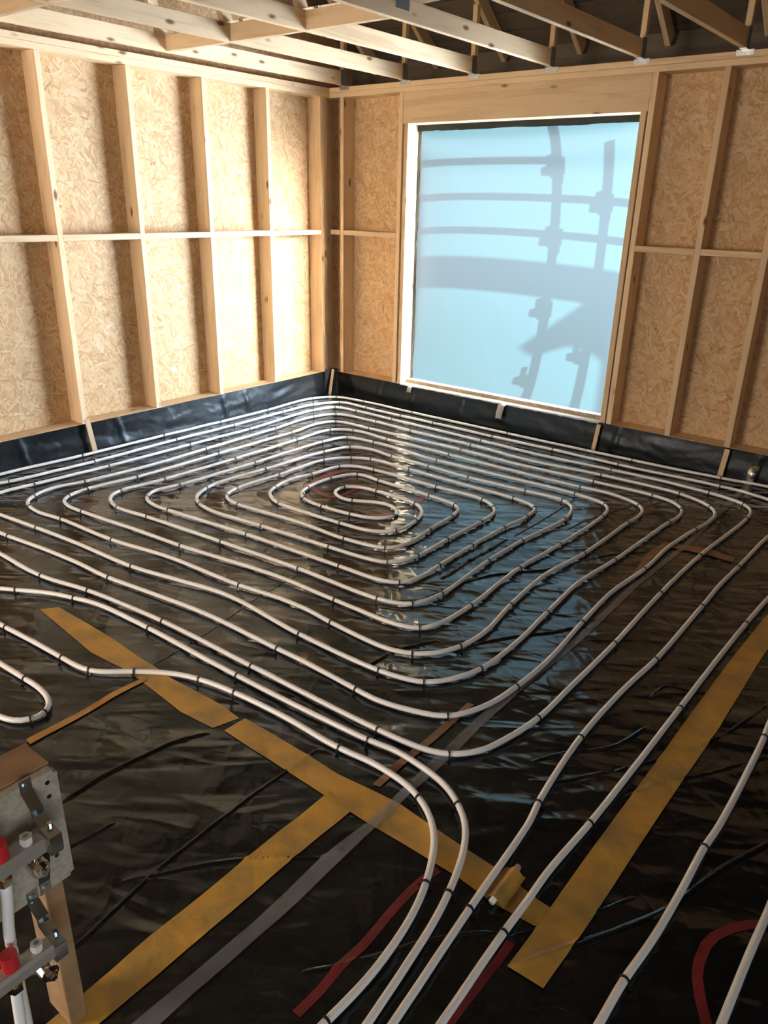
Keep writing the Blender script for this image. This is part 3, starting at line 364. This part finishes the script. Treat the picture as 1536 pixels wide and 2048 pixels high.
for i, x in enumerate(tx):
    T = empty('roof_truss', (x, 0, 2.487)); tag(T, 'pale timber roof truss ' + ORD[i], 'roof truss', 'roof trusses across the room')
    h = 0.0175
    timber('bottom_chord', (x - h, -7.9, 2.487), (x + h, -0.03, 2.583), T)
    stick('top_chord', (x, 0.42, rz(0.42) + 0.06), (x, RIDGE, rz(RIDGE) + 0.06), 0.035, 0.095, PINE[0], T)
    stick('top_chord', (x, RIDGE, rz(RIDGE) + 0.06), (x, -7.9, rz(RIDGE) + 0.06 + SL * 3.9), 0.035, 0.095, PINE[0], T)
    timber('heel_post', (x - h, -0.028, 2.487), (x + h, 0.012, rz(0.0)), T)
    for p, q in (((x, -1.60, 2.585), (x, -0.12, rz(-0.12))), ((x, -1.72, 2.585), (x, -2.6, rz(-2.6))), ((x, -3.55, 2.585), (x, -2.7, rz(-2.7))), ((x, -3.7, 2.585), (x, -4.0, 5.8))): stick('web', p, q, 0.034, 0.07, PINE[0], T)
    for y in (-1.64, -3.63): box_obj('nail_plate', [((h, y - 0.055, -0.032 + 0.078 - 0.002 + 0.0), (h + 0.0015, y + 0.055, 0.096))], PLATE, T, loc=(x, 0, 2.487))
    # truss clip: plate on the wall plate face and an upright wing beside the chord
    box_obj('truss_clip', [((-0.046, -0.0025, -0.032), (0.05, -0.0005, -0.003)), ((h + 0.0005, -0.06, -0.004), (h + 0.003, -0.0005, 0.105)), ((-h, -0.06, -0.004), (h, -0.0005, -0.0015))], GALV, T, loc=(x, 0, 2.487))
for n, (a, y) in enumerate([(0, -1.69), (1, -1.69), (2, -1.69), (0, -2.815), (1, -2.815), (3, -2.815)]):
    lab = ['short timber block between the wall truss and the next, left of the steel plates', 'short timber block between the second and third trusses from the left', 'short timber block between the third and fourth trusses from the left, at the top edge', 'short timber block at the top left corner of the picture', 'short timber block farther from the window, above the top left corner', 'short timber block above the middle, out of the picture'][n]
    b_ = timber('roof_blocking', (tx[a] + 0.018, y - 0.018, 2.489), (tx[a + 1] - 0.018, y + 0.018, 2.581), None); tag(b_, lab, 'timber block', 'blocks between the roof trusses')
# ------------------------------------------------------------------ window opening and film
win = tag(box_obj('window_1', [((0.8038, 0.075, 0.2005), (2.6163, 0.144, 0.228))], SILLW), 'weathered timber batten along the sill of the window opening', kind='structure')
def wavy_strip(name, lo, hi, axis, mat, parent, amp, seed, n=40, thick=0.003):
    """a thin vertical strip with a ragged inner edge, in the XZ plane"""
    rs = np.random.RandomState(seed); bm = bmesh.new(); rows = []
    wob = np.convolve(rs.randn(n + 8), np.ones(5) / 5, 'same')[4:n + 5] * amp
    for i in range(n + 1):
        t = i / n
        if axis == 'X': x = lo[0] + (hi[0] - lo[0]) * t; a = (x, lo[1], hi[2]); b = (x, lo[1] - thick, lo[2] + float(wob[min(i, n - 1)]))
        else: z = lo[2] + (hi[2] - lo[2]) * t; a = (lo[0], lo[1], z); b = (hi[0] + float(wob[min(i, n - 1)]), lo[1] - thick, z)
        rows.append((bm.verts.new(a), bm.verts.new(b)))
    for p, q in zip(rows, rows[1:]): bm.faces.new((p[0], p[1], q[1], q[0]))
    return link(name, bm_mesh(name, bm, True), mat, parent)
wavy_strip('black_flap', (0.804, 0.128, 2.150), (2.6163, 0.128, 2.194), 'X', BLACK_UP, win, 0.006, 1)
wavy_strip('black_flap', (0.8045, 0.132, 0.222), (0.838, 0.132, 2.19), 'Z', BLACK_UP, win, 0.008, 2)
FX0, FX1, FZ0, FZ1, FY = 0.8045, 2.6160, 0.2, 2.192, 0.141
def fbulge(x, z):
    u = (x - 0.815) / 1.79; v = (z - 0.2) / 1.99; u = np.clip(u, 0, 1); v = np.clip(v, 0, 1)
    return 0.080 * (4 * u * (1 - u)) ** 0.5 * (4 * v * (1 - v)) ** 0.55 * (1 - 0.254 * (2 * u - 1)) * (1 + 0.185 * (2 * v - 1))
nu, nv = 90, 100
ug = 0.5 - 0.5 * np.cos(np.linspace(0, PI, nu)); vg = 0.5 - 0.5 * np.cos(np.linspace(0, PI, nv))
fx, fz = np.meshgrid(FX0 + (FX1 - FX0) * ug, FZ0 + (FZ1 - FZ0) * vg)
crease = 0.0012 * vnoise(fx * 9 + fz * 5, fz * 2.2 - fx * 1.2 + 3) + 0.0006 * vnoise(fx * 30 + fz * 20 + 8, fz * 5 - fx * 4)
fy = FY + fbulge(fx, fz) + crease
vs = np.stack([fx, fy, fz], -1).reshape(-1, 3); ii = (np.arange(nv - 1)[:, None] * nu + np.arange(nu - 1)[None]).reshape(-1)
me = bpy.data.meshes.new('plastic_sheet'); me.from_pydata(vs.tolist(), [], np.stack([ii, ii + 1, ii + nu + 1, ii + nu], -1).tolist()); me.polygons.foreach_set('use_smooth', [True] * len(me.polygons))
film = tag(link('plastic_sheet', me, FILM), 'milky translucent plastic sheet stretched over the window opening, with scaffold shadows', 'plastic sheet')
# white edge of the sheet lapped over the sill
rs = np.random.RandomState(5); bm = bmesh.new(); rows = []
for i in range(61):
    x = 0.806 + (2.6165 - 0.806) * i / 60; w1 = 0.006 * rs.rand()
    rows.append([bm.verts.new((x, 0.034, 0.2012)), bm.verts.new((x, 0.01, 0.2016)), bm.verts.new((x, -0.010 - w1, 0.2014)), bm.verts.new((x, -0.013 - w1, 0.196 - 0.004 * rs.rand()))])
for p, q in zip(rows, rows[1:]):
    for j in range(3): bm.faces.new((p[j], p[j + 1], q[j + 1], q[j]))
link('sheet_edge', bm_mesh('sheet_edge', bm, True), GREYTAPE, win)
# ------------------------------------------------------------------ outside: ground, scaffold (it throws the shadows on the sheet)
tag(box_obj('ground', [((-15, 0.2, -2.55), (25, 40, -2.5))], GROUND), 'bare ground outside the window', kind='structure')
sc = tag(empty('scaffold', (3.0, 0.9, -2.5)), 'tubular steel scaffold outside, seen as shadows on the window sheet', 'scaffold')
def put(o): o.parent = sc; o.matrix_parent_inverse = Matrix.Translation(-Vector(sc.location)); return o
def off(x, z, D): return (x + SUN_TX * D, FY + D, z + SUN_TZ * D)
D1, D2 = 1.15, 3.0
def tube(name, p, q, r=0.0242):
    bm = bmesh.new(); add_cyl(bm, p, q, r, 20); put(link(name, bm_mesh(name, bm, True), SCAF))
s1x, s2x = 1.902 + SUN_TX * D1, 2.326 + SUN_TX * D1
tube('standard', (s1x, FY + D1, -2.5), (s1x, FY + D1, 3.6)); tube('standard', (s2x, FY + D1, -2.5), (s2x, FY + D1, 2.03 + SUN_TZ * D1))
for xo in (-0.8, 12.6): tube('standard', (xo, FY + D2 + 0.05, -2.5), (xo, FY + D2 + 0.05, 3.4))
for zi in (1.910, 1.657, 1.410):
    x1 = 6.0 if zi < 1.8 else s1x + 0.05
    tube('ledger', (-2.5, FY + D1 + 0.05, zi + SUN_TZ * (D1 + 0.05)), (x1, FY + D1 + 0.05, zi + SUN_TZ * (D1 + 0.05)))
bm = bmesh.new(); zc = (0.964 + 1.217) / 2 + SUN_TZ * D2; add_box(bm, (5.9, FY + D2, zc), (13.6, 0.035, 0.235), 0.003); put(link('toe_board', bm_mesh('toe_board', bm), BOARDM))
def coupler(x, z):
    bm = bmesh.new(); y = FY + D1; X, Z = x + SUN_TX * D1, z + SUN_TZ * D1
    add_cyl(bm, (X, y, Z - 0.05), (X, y, Z + 0.03), 0.036, 12); add_box(bm, (X, y + 0.03, Z), (0.12, 0.06, 0.055), 0.006); add_box(bm, (X - 0.05, y + 0.01, Z + 0.04), (0.018, 0.03, 0.10), 0.002); add_box(bm, (X + 0.05, y + 0.01, Z + 0.03), (0.018, 0.03, 0.09), 0.002); add_cyl(bm, (X + 0.03, y, Z - 0.05), (X + 0.03, y, Z - 0.1), 0.012, 8)
    put(link('coupler', bm_mesh('coupler', bm), SCAF))
for x, z in ((1.905, 1.86), (1.911, 1.38), (1.90, 0.87), (1.88, 0.36), (2.325, 1.63), (2.30, 0.60)): coupler(x, z)
# unseen panel added farther off, shaped to cast the soft low shadow
D3 = 5.0
bm = bmesh.new(); pts = [(1.76, 0.60), (2.03, 0.80), (2.30, 1.0), (2.66, 1.16), (2.9, 0.9), (2.9, 0.15), (2.545, 0.15), (2.515, 0.6), (2.40, 0.65), (2.20, 0.665), (2.03, 0.60), (1.92, 0.55), (1.84, 0.56)]
v = [bm.verts.new(off(x, z, D3)) for x, z in pts]; f = bm.faces.new(v); g = bmesh.ops.extrude_face_region(bm, geom=[f]); bmesh.ops.translate(bm, vec=(0, 0.03, 0), verts=[e for e in g['geom'] if isinstance(e, bmesh.types.BMVert)])
tag(link('shadow_panel', bm_mesh('shadow_panel', bm), BOARDM), 'unseen panel outside, shaped to cast a soft shadow low on the window sheet', 'sheet')
# ------------------------------------------------------------------ black upstands round the floor
def upstand(name, length, place, seed, label, roll=0.0, joints=()):
    rs = np.random.RandomState(seed); n = int(length / 0.02); mrow = 14; V = []; F = []
    s = np.linspace(0, length, n + 1)
    for i in range(n + 1):
        for j in range(mrow + 1):
            t = j / mrow
            out = 0.012 * (1 - t) ** 2 + 0.006 + roll * math.sin(PI * min(1, t * 1.15)) ** 2
            out += math.sin(PI * t) * (0.016 * float(vnoise(np.array([s[i] * 2.3 + seed]), np.array([t * 2.5 + seed]))[0]) + 0.010 * float(vnoise(np.array([s[i] * 6 + t * 3 + seed]), np.array([t * 3.5 - s[i] * 0.8]))[0]))
            for jn in joints: out += 0.014 * math.exp(-((s[i] - jn - 0.04 * t) / 0.012) ** 2) * max(0.0, math.sin(PI * t)) ** 0.5
            z = -0.008 + (0.207 + 0.006 * float(vnoise(np.array([s[i] * 3.1 + seed]), np.array([0.5]))[0])) * t
            V.append(place(s[i], max(0.004, out), z))
    for i in range(n):
        for j in range(mrow): a = i * (mrow + 1) + j; F.append((a, a + 1, a + mrow + 2, a + mrow + 1))
    me = bpy.data.meshes.new(name); me.from_pydata(V, [], F); me.polygons.foreach_set('use_smooth', [True] * len(F))
    return tag(link(name, me, BLACK_UP), label, 'plastic sheeting')
ups1 = upstand('membrane_upstand', 7.9, lambda s, o, z: (o, -s, z), 11, 'black plastic upstand folded up along the foot of the left wall', 0.0, (0.22, 1.02, 1.25, 2.2, 2.92))
upstand('membrane_upstand', 6.3, lambda s, o, z: (s + 0.06, -o, z), 23, 'black plastic upstand rolled up along the foot of the window wall', 0.006, (0.5, 0.86, 1.35, 2.68, 3.62))
# bunched corner of the plastic
bm = bmesh.new()
pts = [(0.012, -0.10, 0.0), (0.05, -0.05, 0.0), (0.10, -0.012, 0.0)]; top = [(0.004, -0.085, 0.215), (0.05, -0.06, 0.235), (0.085, -0.004, 0.225)]
for a, b, c, d in ((pts[0], pts[1], top[1], top[0]), (pts[1], pts[2], top[2], top[1])):
    bm.faces.new([bm.verts.new(p) for p in (a, b, c, d)])
g = bmesh.ops.extrude_face_region(bm, geom=bm.faces[:]); bmesh.ops.translate(bm, vec=(0.006, -0.008, 0.004), verts=[e for e in g['geom'] if isinstance(e, bmesh.types.BMVert)])
link('corner_fold', bm_mesh('corner_fold', bm), BLACK_UP, ups1)
def stake(p, q, w, label):
    o = stick('timber_peg', p, q, w, 0.011, PINE[0], None, (0, 1, 0) if abs(p[0]) < 0.3 and p[1] < -1 else (1, 0, 0)); tag(o, label, 'timber peg', 'timber pegs holding the plastic upstand'); return o
stake((0.050, -2.462, -0.002), (0.030, -2.484, 0.236), 0.034, 'short timber peg against the left wall upstand, below a stud')
stake((0.068, -0.095, -0.002), (0.098, -0.08, 0.232), 0.026, 'short timber peg leaning in the far corner of the room')
stake((2.616, -0.053, -0.004), (2.630, -0.036, 0.192), 0.030, 'short timber peg on the window wall upstand, under the right window jamb')
stake((3.505, -0.053, -0.004), (3.518, -0.036, 0.196), 0.034, 'short timber peg on the window wall upstand, near the right edge of the picture')
def patch(name, pts, mat, label, cat):
    bm = bmesh.new()
    for a, b in zip(pts, pts[1:]): bm.faces.new([bm.verts.new(p) for p in (a[0], a[1], b[1], b[0])])
    bmesh.ops.remove_doubles(bm, verts=bm.verts, dist=1e-5); bmesh.ops.solidify(bm, geom=bm.faces[:], thickness=0.0015)
    return tag(link(name, bm_mesh(name, bm, True), mat), label, cat)
patch('tape_strip', [((0.905, -0.010, 0.206), (0.948, -0.010, 0.206)), ((0.904, -0.033, 0.19), (0.946, -0.033, 0.19)), ((0.903, -0.045, 0.15), (0.944, -0.045, 0.15))], GREYTAPE, 'small grey tape tab on the upstand under the left window jamb', 'tape')
patch('tape_strip', [((1.795, -0.006, 0.207), (1.855, -0.006, 0.207)), ((1.793, -0.036, 0.19), (1.850, -0.036, 0.19)), ((1.790, -0.052, 0.14), (1.845, -0.052, 0.14)), ((1.788, -0.055, 0.09), (1.84, -0.055, 0.09))], GREYTAPE, 'longer grey tape strip on the upstand below the middle of the window', 'tape')
patch('tape_strip', [((3.665, -0.03, 0.125), (3.73, -0.03, 0.127)), ((3.668, -0.055, 0.07), (3.722, -0.055, 0.072)), ((3.672, -0.062, 0.012), (3.71, -0.060, 0.012))], FOIL, 'crumpled shiny tape end on the upstand near the right edge of the picture', 'tape')
# ------------------------------------------------------------------ tapes on the floor
TL = dict(yA1=('yellow tape strip, long diagonal, upper left piece', YELLOW), yA2=('yellow tape strip, long diagonal crossed by the four pipes at the bottom', YELLOW), yB=('yellow tape strip running from the lower left corner beside the clear tape', YELLOW), yC=('wide yellow tape strip on the right side, running away along two pipes', YELLOW), oL=('thin orange edge of tape on the left, below the bent pipe', ORANGE), bS1=('narrow brown tape edge beside the clear tape, under the bent pipes', BROWN), bS2=('short brown tape edge beside the clear tape, far right', BROWN), bS3=('faint brown tape strip crossing the clear tape, far right', BROWN), clear=('long clear glossy tape running from the front to the window wall', CLEAR))
for i, (k, (l, r)) in enumerate(RIBBONS.items()):
    tag(ribbon('floor_tape', l, r, TL[k][1], None, 0.0022 + 0.0006 * i, 0.012, 12), TL[k][0], 'tape')
# ------------------------------------------------------------------ heating pipes and their clips
PR = 0.0098
def fill(L):
    out = []
    for i, p in enumerate(L):
        if p != 'U': out.append(p); continue
        a0, a, b, b0 = L[i - 2], L[i - 1], L[i + 1], L[i + 2]
        A, B = Vector(a[:2]), Vector(b[:2]); ta = (A - Vector(a0[:2])).normalized(); tb = (Vector(b0[:2]) - B).normalized(); d = (B - A).length * 1.5
        for k in range(1, 8):
            t = k / 8; h = (2 * t**3 - 3 * t**2 + 1, t**3 - 2 * t**2 + t, -2 * t**3 + 3 * t**2, t**3 - t**2); q = A * h[0] + ta * d * h[1] + B * h[2] + tb * d * h[3]; out.append((q.x, q.y, 0))
    return out
def sweep(P, r, n=10):
    V = []; F = []
    for i, p in enumerate(P):
        t = (P[min(i + 1, len(P) - 1)] - P[max(i - 1, 0)]).normalized(); s = t.cross(Vector((0, 0, 1)))
        if s.length < 1e-3: s = Vector((1, 0, 0))
        s.normalize(); u = s.cross(t)
        for k in range(n): a = 2 * PI * k / n; q = p + s * (r * math.cos(a)) + u * (r * math.sin(a)); V.append(q[:])
    for i in range(len(P) - 1):
        for k in range(n): a = i * n + k; b = i * n + (k + 1) % n; F.append((a, b, b + n, a + n))
    F.append(tuple(range(n))[::-1]); F.append(tuple((len(P) - 1) * n + k for k in range(n)))
    return V, F
def pipe_z(p): return PR + 0.0035 + 0.35 * float(fh(p.x, p.y))
# clip mesh: an arch over the pipe with two barbed legs and a small tail
bm = bmesh.new(); prev = None
for k in range(13):
    a = PI * (k - 1) / 10 if 0 < k < 12 else (0 if k == 0 else PI); zz = 0 if 0 < k < 12 else -0.011
    ring = []
    for rr, xx in ((PR + 0.0004, -0.0028), (PR + 0.0034, -0.0028), (PR + 0.0034, 0.0028), (PR + 0.0004, 0.0028)): ring.append(bm.verts.new((xx, rr * math.cos(a), rr * math.sin(a) + zz)))
    if prev:
        for j in range(4): bm.faces.new((prev[j], prev[(j + 1) % 4], ring[(j + 1) % 4], ring[j]))
    prev = ring
for s in (-1, 1): add_box(bm, (0, s * (PR + 0.006), -0.009), (0.0052, 0.009, 0.003))
clip_me = bm_mesh('pipe_clip', bm); clip_me.materials.append(CLIPM)
PL = dict(main='long white heating pipe laid in a double spiral over the floor', p2='white heating pipe lying next to the double spiral, bending to the bottom edge', p3='white heating pipe with an S bend on the left, crossing yellow tape', p4='short white pipe loop at the left edge, below the S bend', p5='white pipe running straight down the right side beyond the wide yellow tape', p6='white pipe at the lower right corner beside the red paint arc')
CL = dict(p2='pipe bending beside the double spiral', p3='pipe with the S bend', p4='short pipe loop at the left edge', p5='straight pipe beyond the wide yellow tape')
ORDN = 'first second third fourth fifth sixth seventh eighth ninth tenth eleventh twelfth thirteenth fourteenth fifteenth sixteenth'.split()
for k, L in PIPES.items():
    L = [p if p == 'U' else (p[0], min(p[1], -0.05), p[2]) for p in L]
    a_, b_ = dict(main=(0.9, 0.9), p2=(0.04, 0.9), p3=(0.04, 0.9), p4=(0.5, 0.5), p5=(2.2, 0.9), p6=(2.2, 0.9))[k]
    e0 = Vector(L[0][:2]); e1 = Vector(L[-1][:2]); e0 = e0 + (e0 - Vector(L[1][:2])).normalized() * a_; e1 = e1 + (e1 - Vector(L[-2][:2])).normalized() * b_      # the runs go on outside the frame
    L = [(e0.x, e0.y, 0)] + list(L) + [(e1.x, e1.y, 0)]
    P = smooth_path([p[:2] for p in fill(L)], 0.022)
    Q = P
    for _ in range(3): Q = [Q[0]] + [(Q[i - 1] + Q[i] * 2 + Q[i + 1]) / 4 for i in range(1, len(Q) - 1)] + [Q[-1]]
    P = [Vector((p.x, p.y, pipe_z(p))) for p in Q]
    V, F = sweep(P, PR); me = bpy.data.meshes.new('heating_pipe'); me.from_pydata(V, [], F); me.polygons.foreach_set('use_smooth', [True] * len(F))
    tag(link('heating_pipe', me, PIPE), PL[k], 'pipe', 'heating pipes on the floor')
    arr = np.array([(p.x, p.y) for p in P]); clips = []
    for p in L:
        if p == 'U' or not p[2]: continue
        i = int(np.argmin(((arr - np.array(p[:2])) ** 2).sum(1))); i = min(max(i, 1), len(P) - 2); t = (P[i + 1] - P[i - 1]); q = P[i]
        clips.append((link('pipe_clip', clip_me, None, None, q, (random.uniform(-0.12, 0.12), 0, math.atan2(t.y, t.x) + random.uniform(-0.08, 0.08))), i))
    if k != 'main':
        for n_, (o, i) in enumerate(sorted(clips, key=lambda c: -c[0].location.y)): tag(o, 'black clip on the ' + CL[k] + ', ' + ORDN[n_] + ' from the far end', 'pipe clip', 'pipe clips')
        continue
    # which side of the spiral, which ring counted from outside, which clip along it
    cx, cy = 1.95, -1.93; runs = {}
    for o, i in clips:
        x, y = o.location.x, o.location.y; dx, dy = (x - cx) / 1.75, (y - cy) / 1.85
        if abs(dx) > abs(dy): side = 'left' if dx < 0 else 'right'; along = y; a, b, out = 1, 0, (-1 if dx < 0 else 1)
        else: side = 'window' if dy > 0 else 'near'; along = x; a, b, out = 0, 1, (1 if dy > 0 else -1)
        c = arr[:, a] - (x if a == 0 else y); cr = np.where(c[:-1] * c[1:] < 0)[0]; cr = cr[np.abs(cr - i) > 4]
        ring = int(((arr[cr, b] - (y if b == 1 else x)) * out > 0.03).sum()); runs.setdefault((side, ring), []).append((along, o))
    for (side, ring), v in runs.items():
        v.sort(key=lambda e: e[0])
        for n_, (al, o) in enumerate(v): tag(o, 'black clip on the ' + side + ' side of the spiral, ' + ORDN[ring] + ' ring from outside, ' + ORDN[n_] + (' from left' if side in ('window', 'near') else ' from front'), 'pipe clip', 'pipe clips')
# pipe stub taped down under the yellow strip
a, b = Vector((*STUB[0], 0.011)), Vector((*STUB[1], 0.011)); bm = bmesh.new(); add_cyl(bm, a, b, 0.0085, 14)
tag(link('pipe_offcut', bm_mesh('pipe_offcut', bm, True), WHITEP), 'short white pipe end poking out from under the yellow tape', 'pipe')
d = (b - a).normalized(); nrm = Vector((-d.y, d.x, 0)); rows = []
A_ = []; V = []; F = []
for i in range(9):
    c = a.lerp(b, 0.1 + 0.82 * i / 8)
    for j in range(9):
        w = -0.03 + 0.06 * j / 8; z = max(0.004, 0.011 + 0.0105 * math.cos(min(PI, abs(w) / 0.012 * 1.35)) if abs(w) < 0.02 else 0.004); V.append((c.x + nrm.x * w, c.y + nrm.y * w, z))
for i in range(8):
    for j in range(8): q = i * 9 + j; F.append((q, q + 1, q + 10, q + 9))
me = bpy.data.meshes.new('floor_tape'); me.from_pydata(V, [], F); me.polygons.foreach_set('use_smooth', [True] * len(F))
tag(link('floor_tape', me, YELLOW), 'raised bit of yellow tape over the pipe end', 'tape')
# ------------------------------------------------------------------ manifold stand and manifold, bottom left
BX = 3.560
st = tag(empty('manifold_stand', (3.53, -4.7, 0)), 'chipboard panel on timber posts carrying the steel manifolds, lower left corner', 'stand')
def sub(name, bm, mat, par, smooth=False):
    o = link(name, bm_mesh(name, bm, smooth), mat); o.parent = par; o.matrix_parent_inverse = Matrix.Translation(-Vector(par.location)); return o
PANEL = plain('chipboard_panel', (0.40, 0.36, 0.28), 0.75, noise=0.18, nscale=90)
POSTM = [plain('old_timber', (0.33, 0.20, 0.10), 0.75, noise=0.2, nscale=18)] * 3
bm = bmesh.new(); add_box(bm, (BX - 0.009, -4.96, 0.541), (0.018, 0.615, 0.258))
ve = [e for e in bm.edges if abs(e.verts[0].co.y - e.verts[1].co.y) < 1e-4 and abs(e.verts[0].co.z - e.verts[1].co.z) < 1e-4]; bmesh.ops.bevel(bm, geom=ve, offset=0.008, segments=3, affect='EDGES')
sub('chipboard_panel', bm, PANEL, st)
for yc in (-4.688, -5.2):
    bm = bmesh.new(); add_box(bm, (3.497, yc, 0.2195), (0.088, 0.038, 0.437), 0.002); sub('post', bm, POSTM[0], st)
bm = bmesh.new(); add_box(bm, (3.497, -4.955, 0.655), (0.085, 0.60, 0.036), 0.002); sub('cross_rail', bm, POSTM[0], st)
for y, z in ((-4.673, 0.648), (-4.674, 0.617), (-4.680, 0.478)):
    bm = bmesh.new(); add_cyl(bm, (BX - 0.002, y, z), (BX + 0.0006, y, z), 0.0045, 10); sub('screw_hole', bm, CLIPM, st)
def bracket(par, zt, zr_, zb, yc):
    """bent zinc strip: foot, standoff, clamp round the bar, standoff, foot"""
    bm = bmesh.new(); w = 0.022; XR = 3.603
    prof = [(BX + 0.0015, zt + 0.014), (BX + 0.0015, zt - 0.012), (XR - 0.012, zr_ + 0.048), (XR - 0.012, zr_ + 0.034), (XR + 0.012, zr_ + 0.024), (XR + 0.040, zr_ + 0.019)]
    prof2 = [(XR + 0.040, zr_ - 0.019), (XR - 0.010, zr_ - 0.026), (BX + 0.0015, zb + 0.014), (BX + 0.0015, zb - 0.012)]
    for pr in (prof, prof2):
        for (xa, za), (xb, zb_) in zip(pr, pr[1:]):
            p, q = Vector((xa, yc, za)), Vector((xb, yc, zb_)); d = q - p; R = Matrix((d.normalized(), Vector((0, 1, 0)), d.normalized().cross(Vector((0, 1, 0))))).transposed()
            add_box(bm, (p + q) / 2, (d.length + 0.001, w, 0.0022), 0, R)
    add_box(bm, (XR + 0.038, yc + 0.002, zr_), (0.0025, w, 0.036)); add_cyl(bm, (XR + 0.02, yc + 0.004, zr_ + 0.016), (XR + 0.02, yc + 0.004, zr_ + 0.034), 0.005, 8)
    br = sub('bracket', bm, ZINC, par)
    for z in (zt, zb):
        bm = bmesh.new(); add_cyl(bm, (BX + 0.002, yc, z), (BX + 0.0055, yc, z), 0.006, 12); add_cyl(bm, (BX + 0.005, yc, z), (BX + 0.0062, yc, z), 0.0025, 6); link('bolt', bm_mesh('bolt', bm), ZINC).parent = br
def manifold(zr_, ye, label, cy, by):
    par = tag(empty('heating_manifold', (3.618, ye, zr_)), label, 'manifold', 'manifolds on the chipboard stand'); X = 3.6185
    bm = bmesh.new(); add_box(bm, (X, ye - 0.27, zr_), (0.037, 0.54, 0.031), 0.006); sub('bar', bm, STAIN, par)
    bm = bmesh.new(); add_box(bm, (X, ye + 0.004, zr_), (0.026, 0.008, 0.022), 0.003); add_cyl(bm, (X, ye + 0.006, zr_), (X, ye + 0.018, zr_), 0.009, 6); sub('end_plug', bm, CHROME, par)
    bm = bmesh.new(); y = ye - 0.028; add_cyl(bm, (X, y, zr_ + 0.014), (X, y, zr_ + 0.020), 0.0095, 16); add_cyl(bm, (X, y, zr_ + 0.020), (X, y, zr_ + 0.032), 0.0115, 6); sub('vent_plug', bm, WHITEP, par)
    bm = bmesh.new(); add_cyl(bm, (X, y, zr_ + 0.0318), (X, y, zr_ + 0.0326), 0.005, 12); sub('vent_hole', bm, SILLW, par)
    bm = bmesh.new(); y = ye - 0.022; add_cyl(bm, (X + 0.004, y, zr_ - 0.014), (X + 0.004, y, zr_ - 0.026), 0.011, 12); add_cyl(bm, (X - 0.004, y, zr_ - 0.036), (X + 0.022, y, zr_ - 0.036), 0.0165, 20); add_cyl(bm, (X + 0.022, y, zr_ - 0.036), (X + 0.030, y, zr_ - 0.036), 0.011, 6); add_cyl(bm, (X + 0.03, y, zr_ - 0.036), (X + 0.036, y, zr_ - 0.036), 0.006, 12); sub('drain_valve', bm, CHROME, par, False)
    for k in range(4):
        y = cy - 0.05 * 2 * k * 0.6
        bm = bmesh.new(); add_cyl(bm, (X, y, zr_ + 0.014), (X, y, zr_ + 0.020), 0.013, 16); sub('brass_collar', bm, BRASS, par, False)
        bm = bmesh.new(); add_cyl(bm, (X, y, zr_ + 0.019), (X, y, zr_ + 0.052), 0.0155, 24, 0.0145); sub('red_cap', bm, REDCAP, par)
        bm = bmesh.new(); add_cyl(bm, (X, y, zr_ - 0.014), (X, y, zr_ - 0.024), 0.011, 16); sub('brass_collar', bm, BRASS, par)
        bm = bmesh.new(); add_cyl(bm, (X, y, zr_ - 0.022), (X, y, zr_ - 0.036), 0.0155, 6); sub('pipe_nut', bm, CHROME, par)
    bracket(par, zr_ + (0.083 if zr_ > 0.5 else 0.078), zr_, zr_ - 0.162 if zr_ > 0.5 else zr_ - 0.1, by)
    return par
MANY = (0.586, 0.345)
manifold(MANY[0], -4.722, 'upper stainless heating manifold with red cap, lower left corner', -4.797, -4.712)
manifold(MANY[1], -4.741, 'lower stainless heating manifold with red caps, lower left corner', -4.818, -4.738)
def tail(x, y, z1, xb, yb, label):
    P = []
    for k in range(33):
        t = k / 32; e = min(1, t * 3.2); e = e * e * (3 - 2 * e); P.append(Vector((x + (xb - x) * e, y + (yb - y) * t, z1 + (0.012 - z1) * t)))
    V, F = sweep(P, 0.0098, 14); me = bpy.data.meshes.new('pipe_tail'); me.from_pydata(V, [], F); me.polygons.foreach_set('use_smooth', [True] * len(F)); tag(link('pipe_tail', me, PIPE), label, 'pipe', 'pipes hanging from the manifolds')
tail(3.6185, -4.797, MANY[0] - 0.0365, 3.588, -4.805, 'white pipe hanging from the upper manifold in front of the chipboard')
tail(3.6185, -4.818, MANY[1] - 0.0365, 3.625, -4.845, 'white pipe hanging from the lower manifold at the lower left corner')
# small white sticker on the strand board of the left wall
o = link('sticker', _boxes.setdefault('stk', bm_mesh('sticker', (lambda b: (add_box(b, (0, 0, 0), (0.0008, 0.045, 0.03)), b)[1])(bmesh.new()))), WHITEP, wl, (-0.1395, -1.62, 0.42)); tag(o, 'small white sticker')
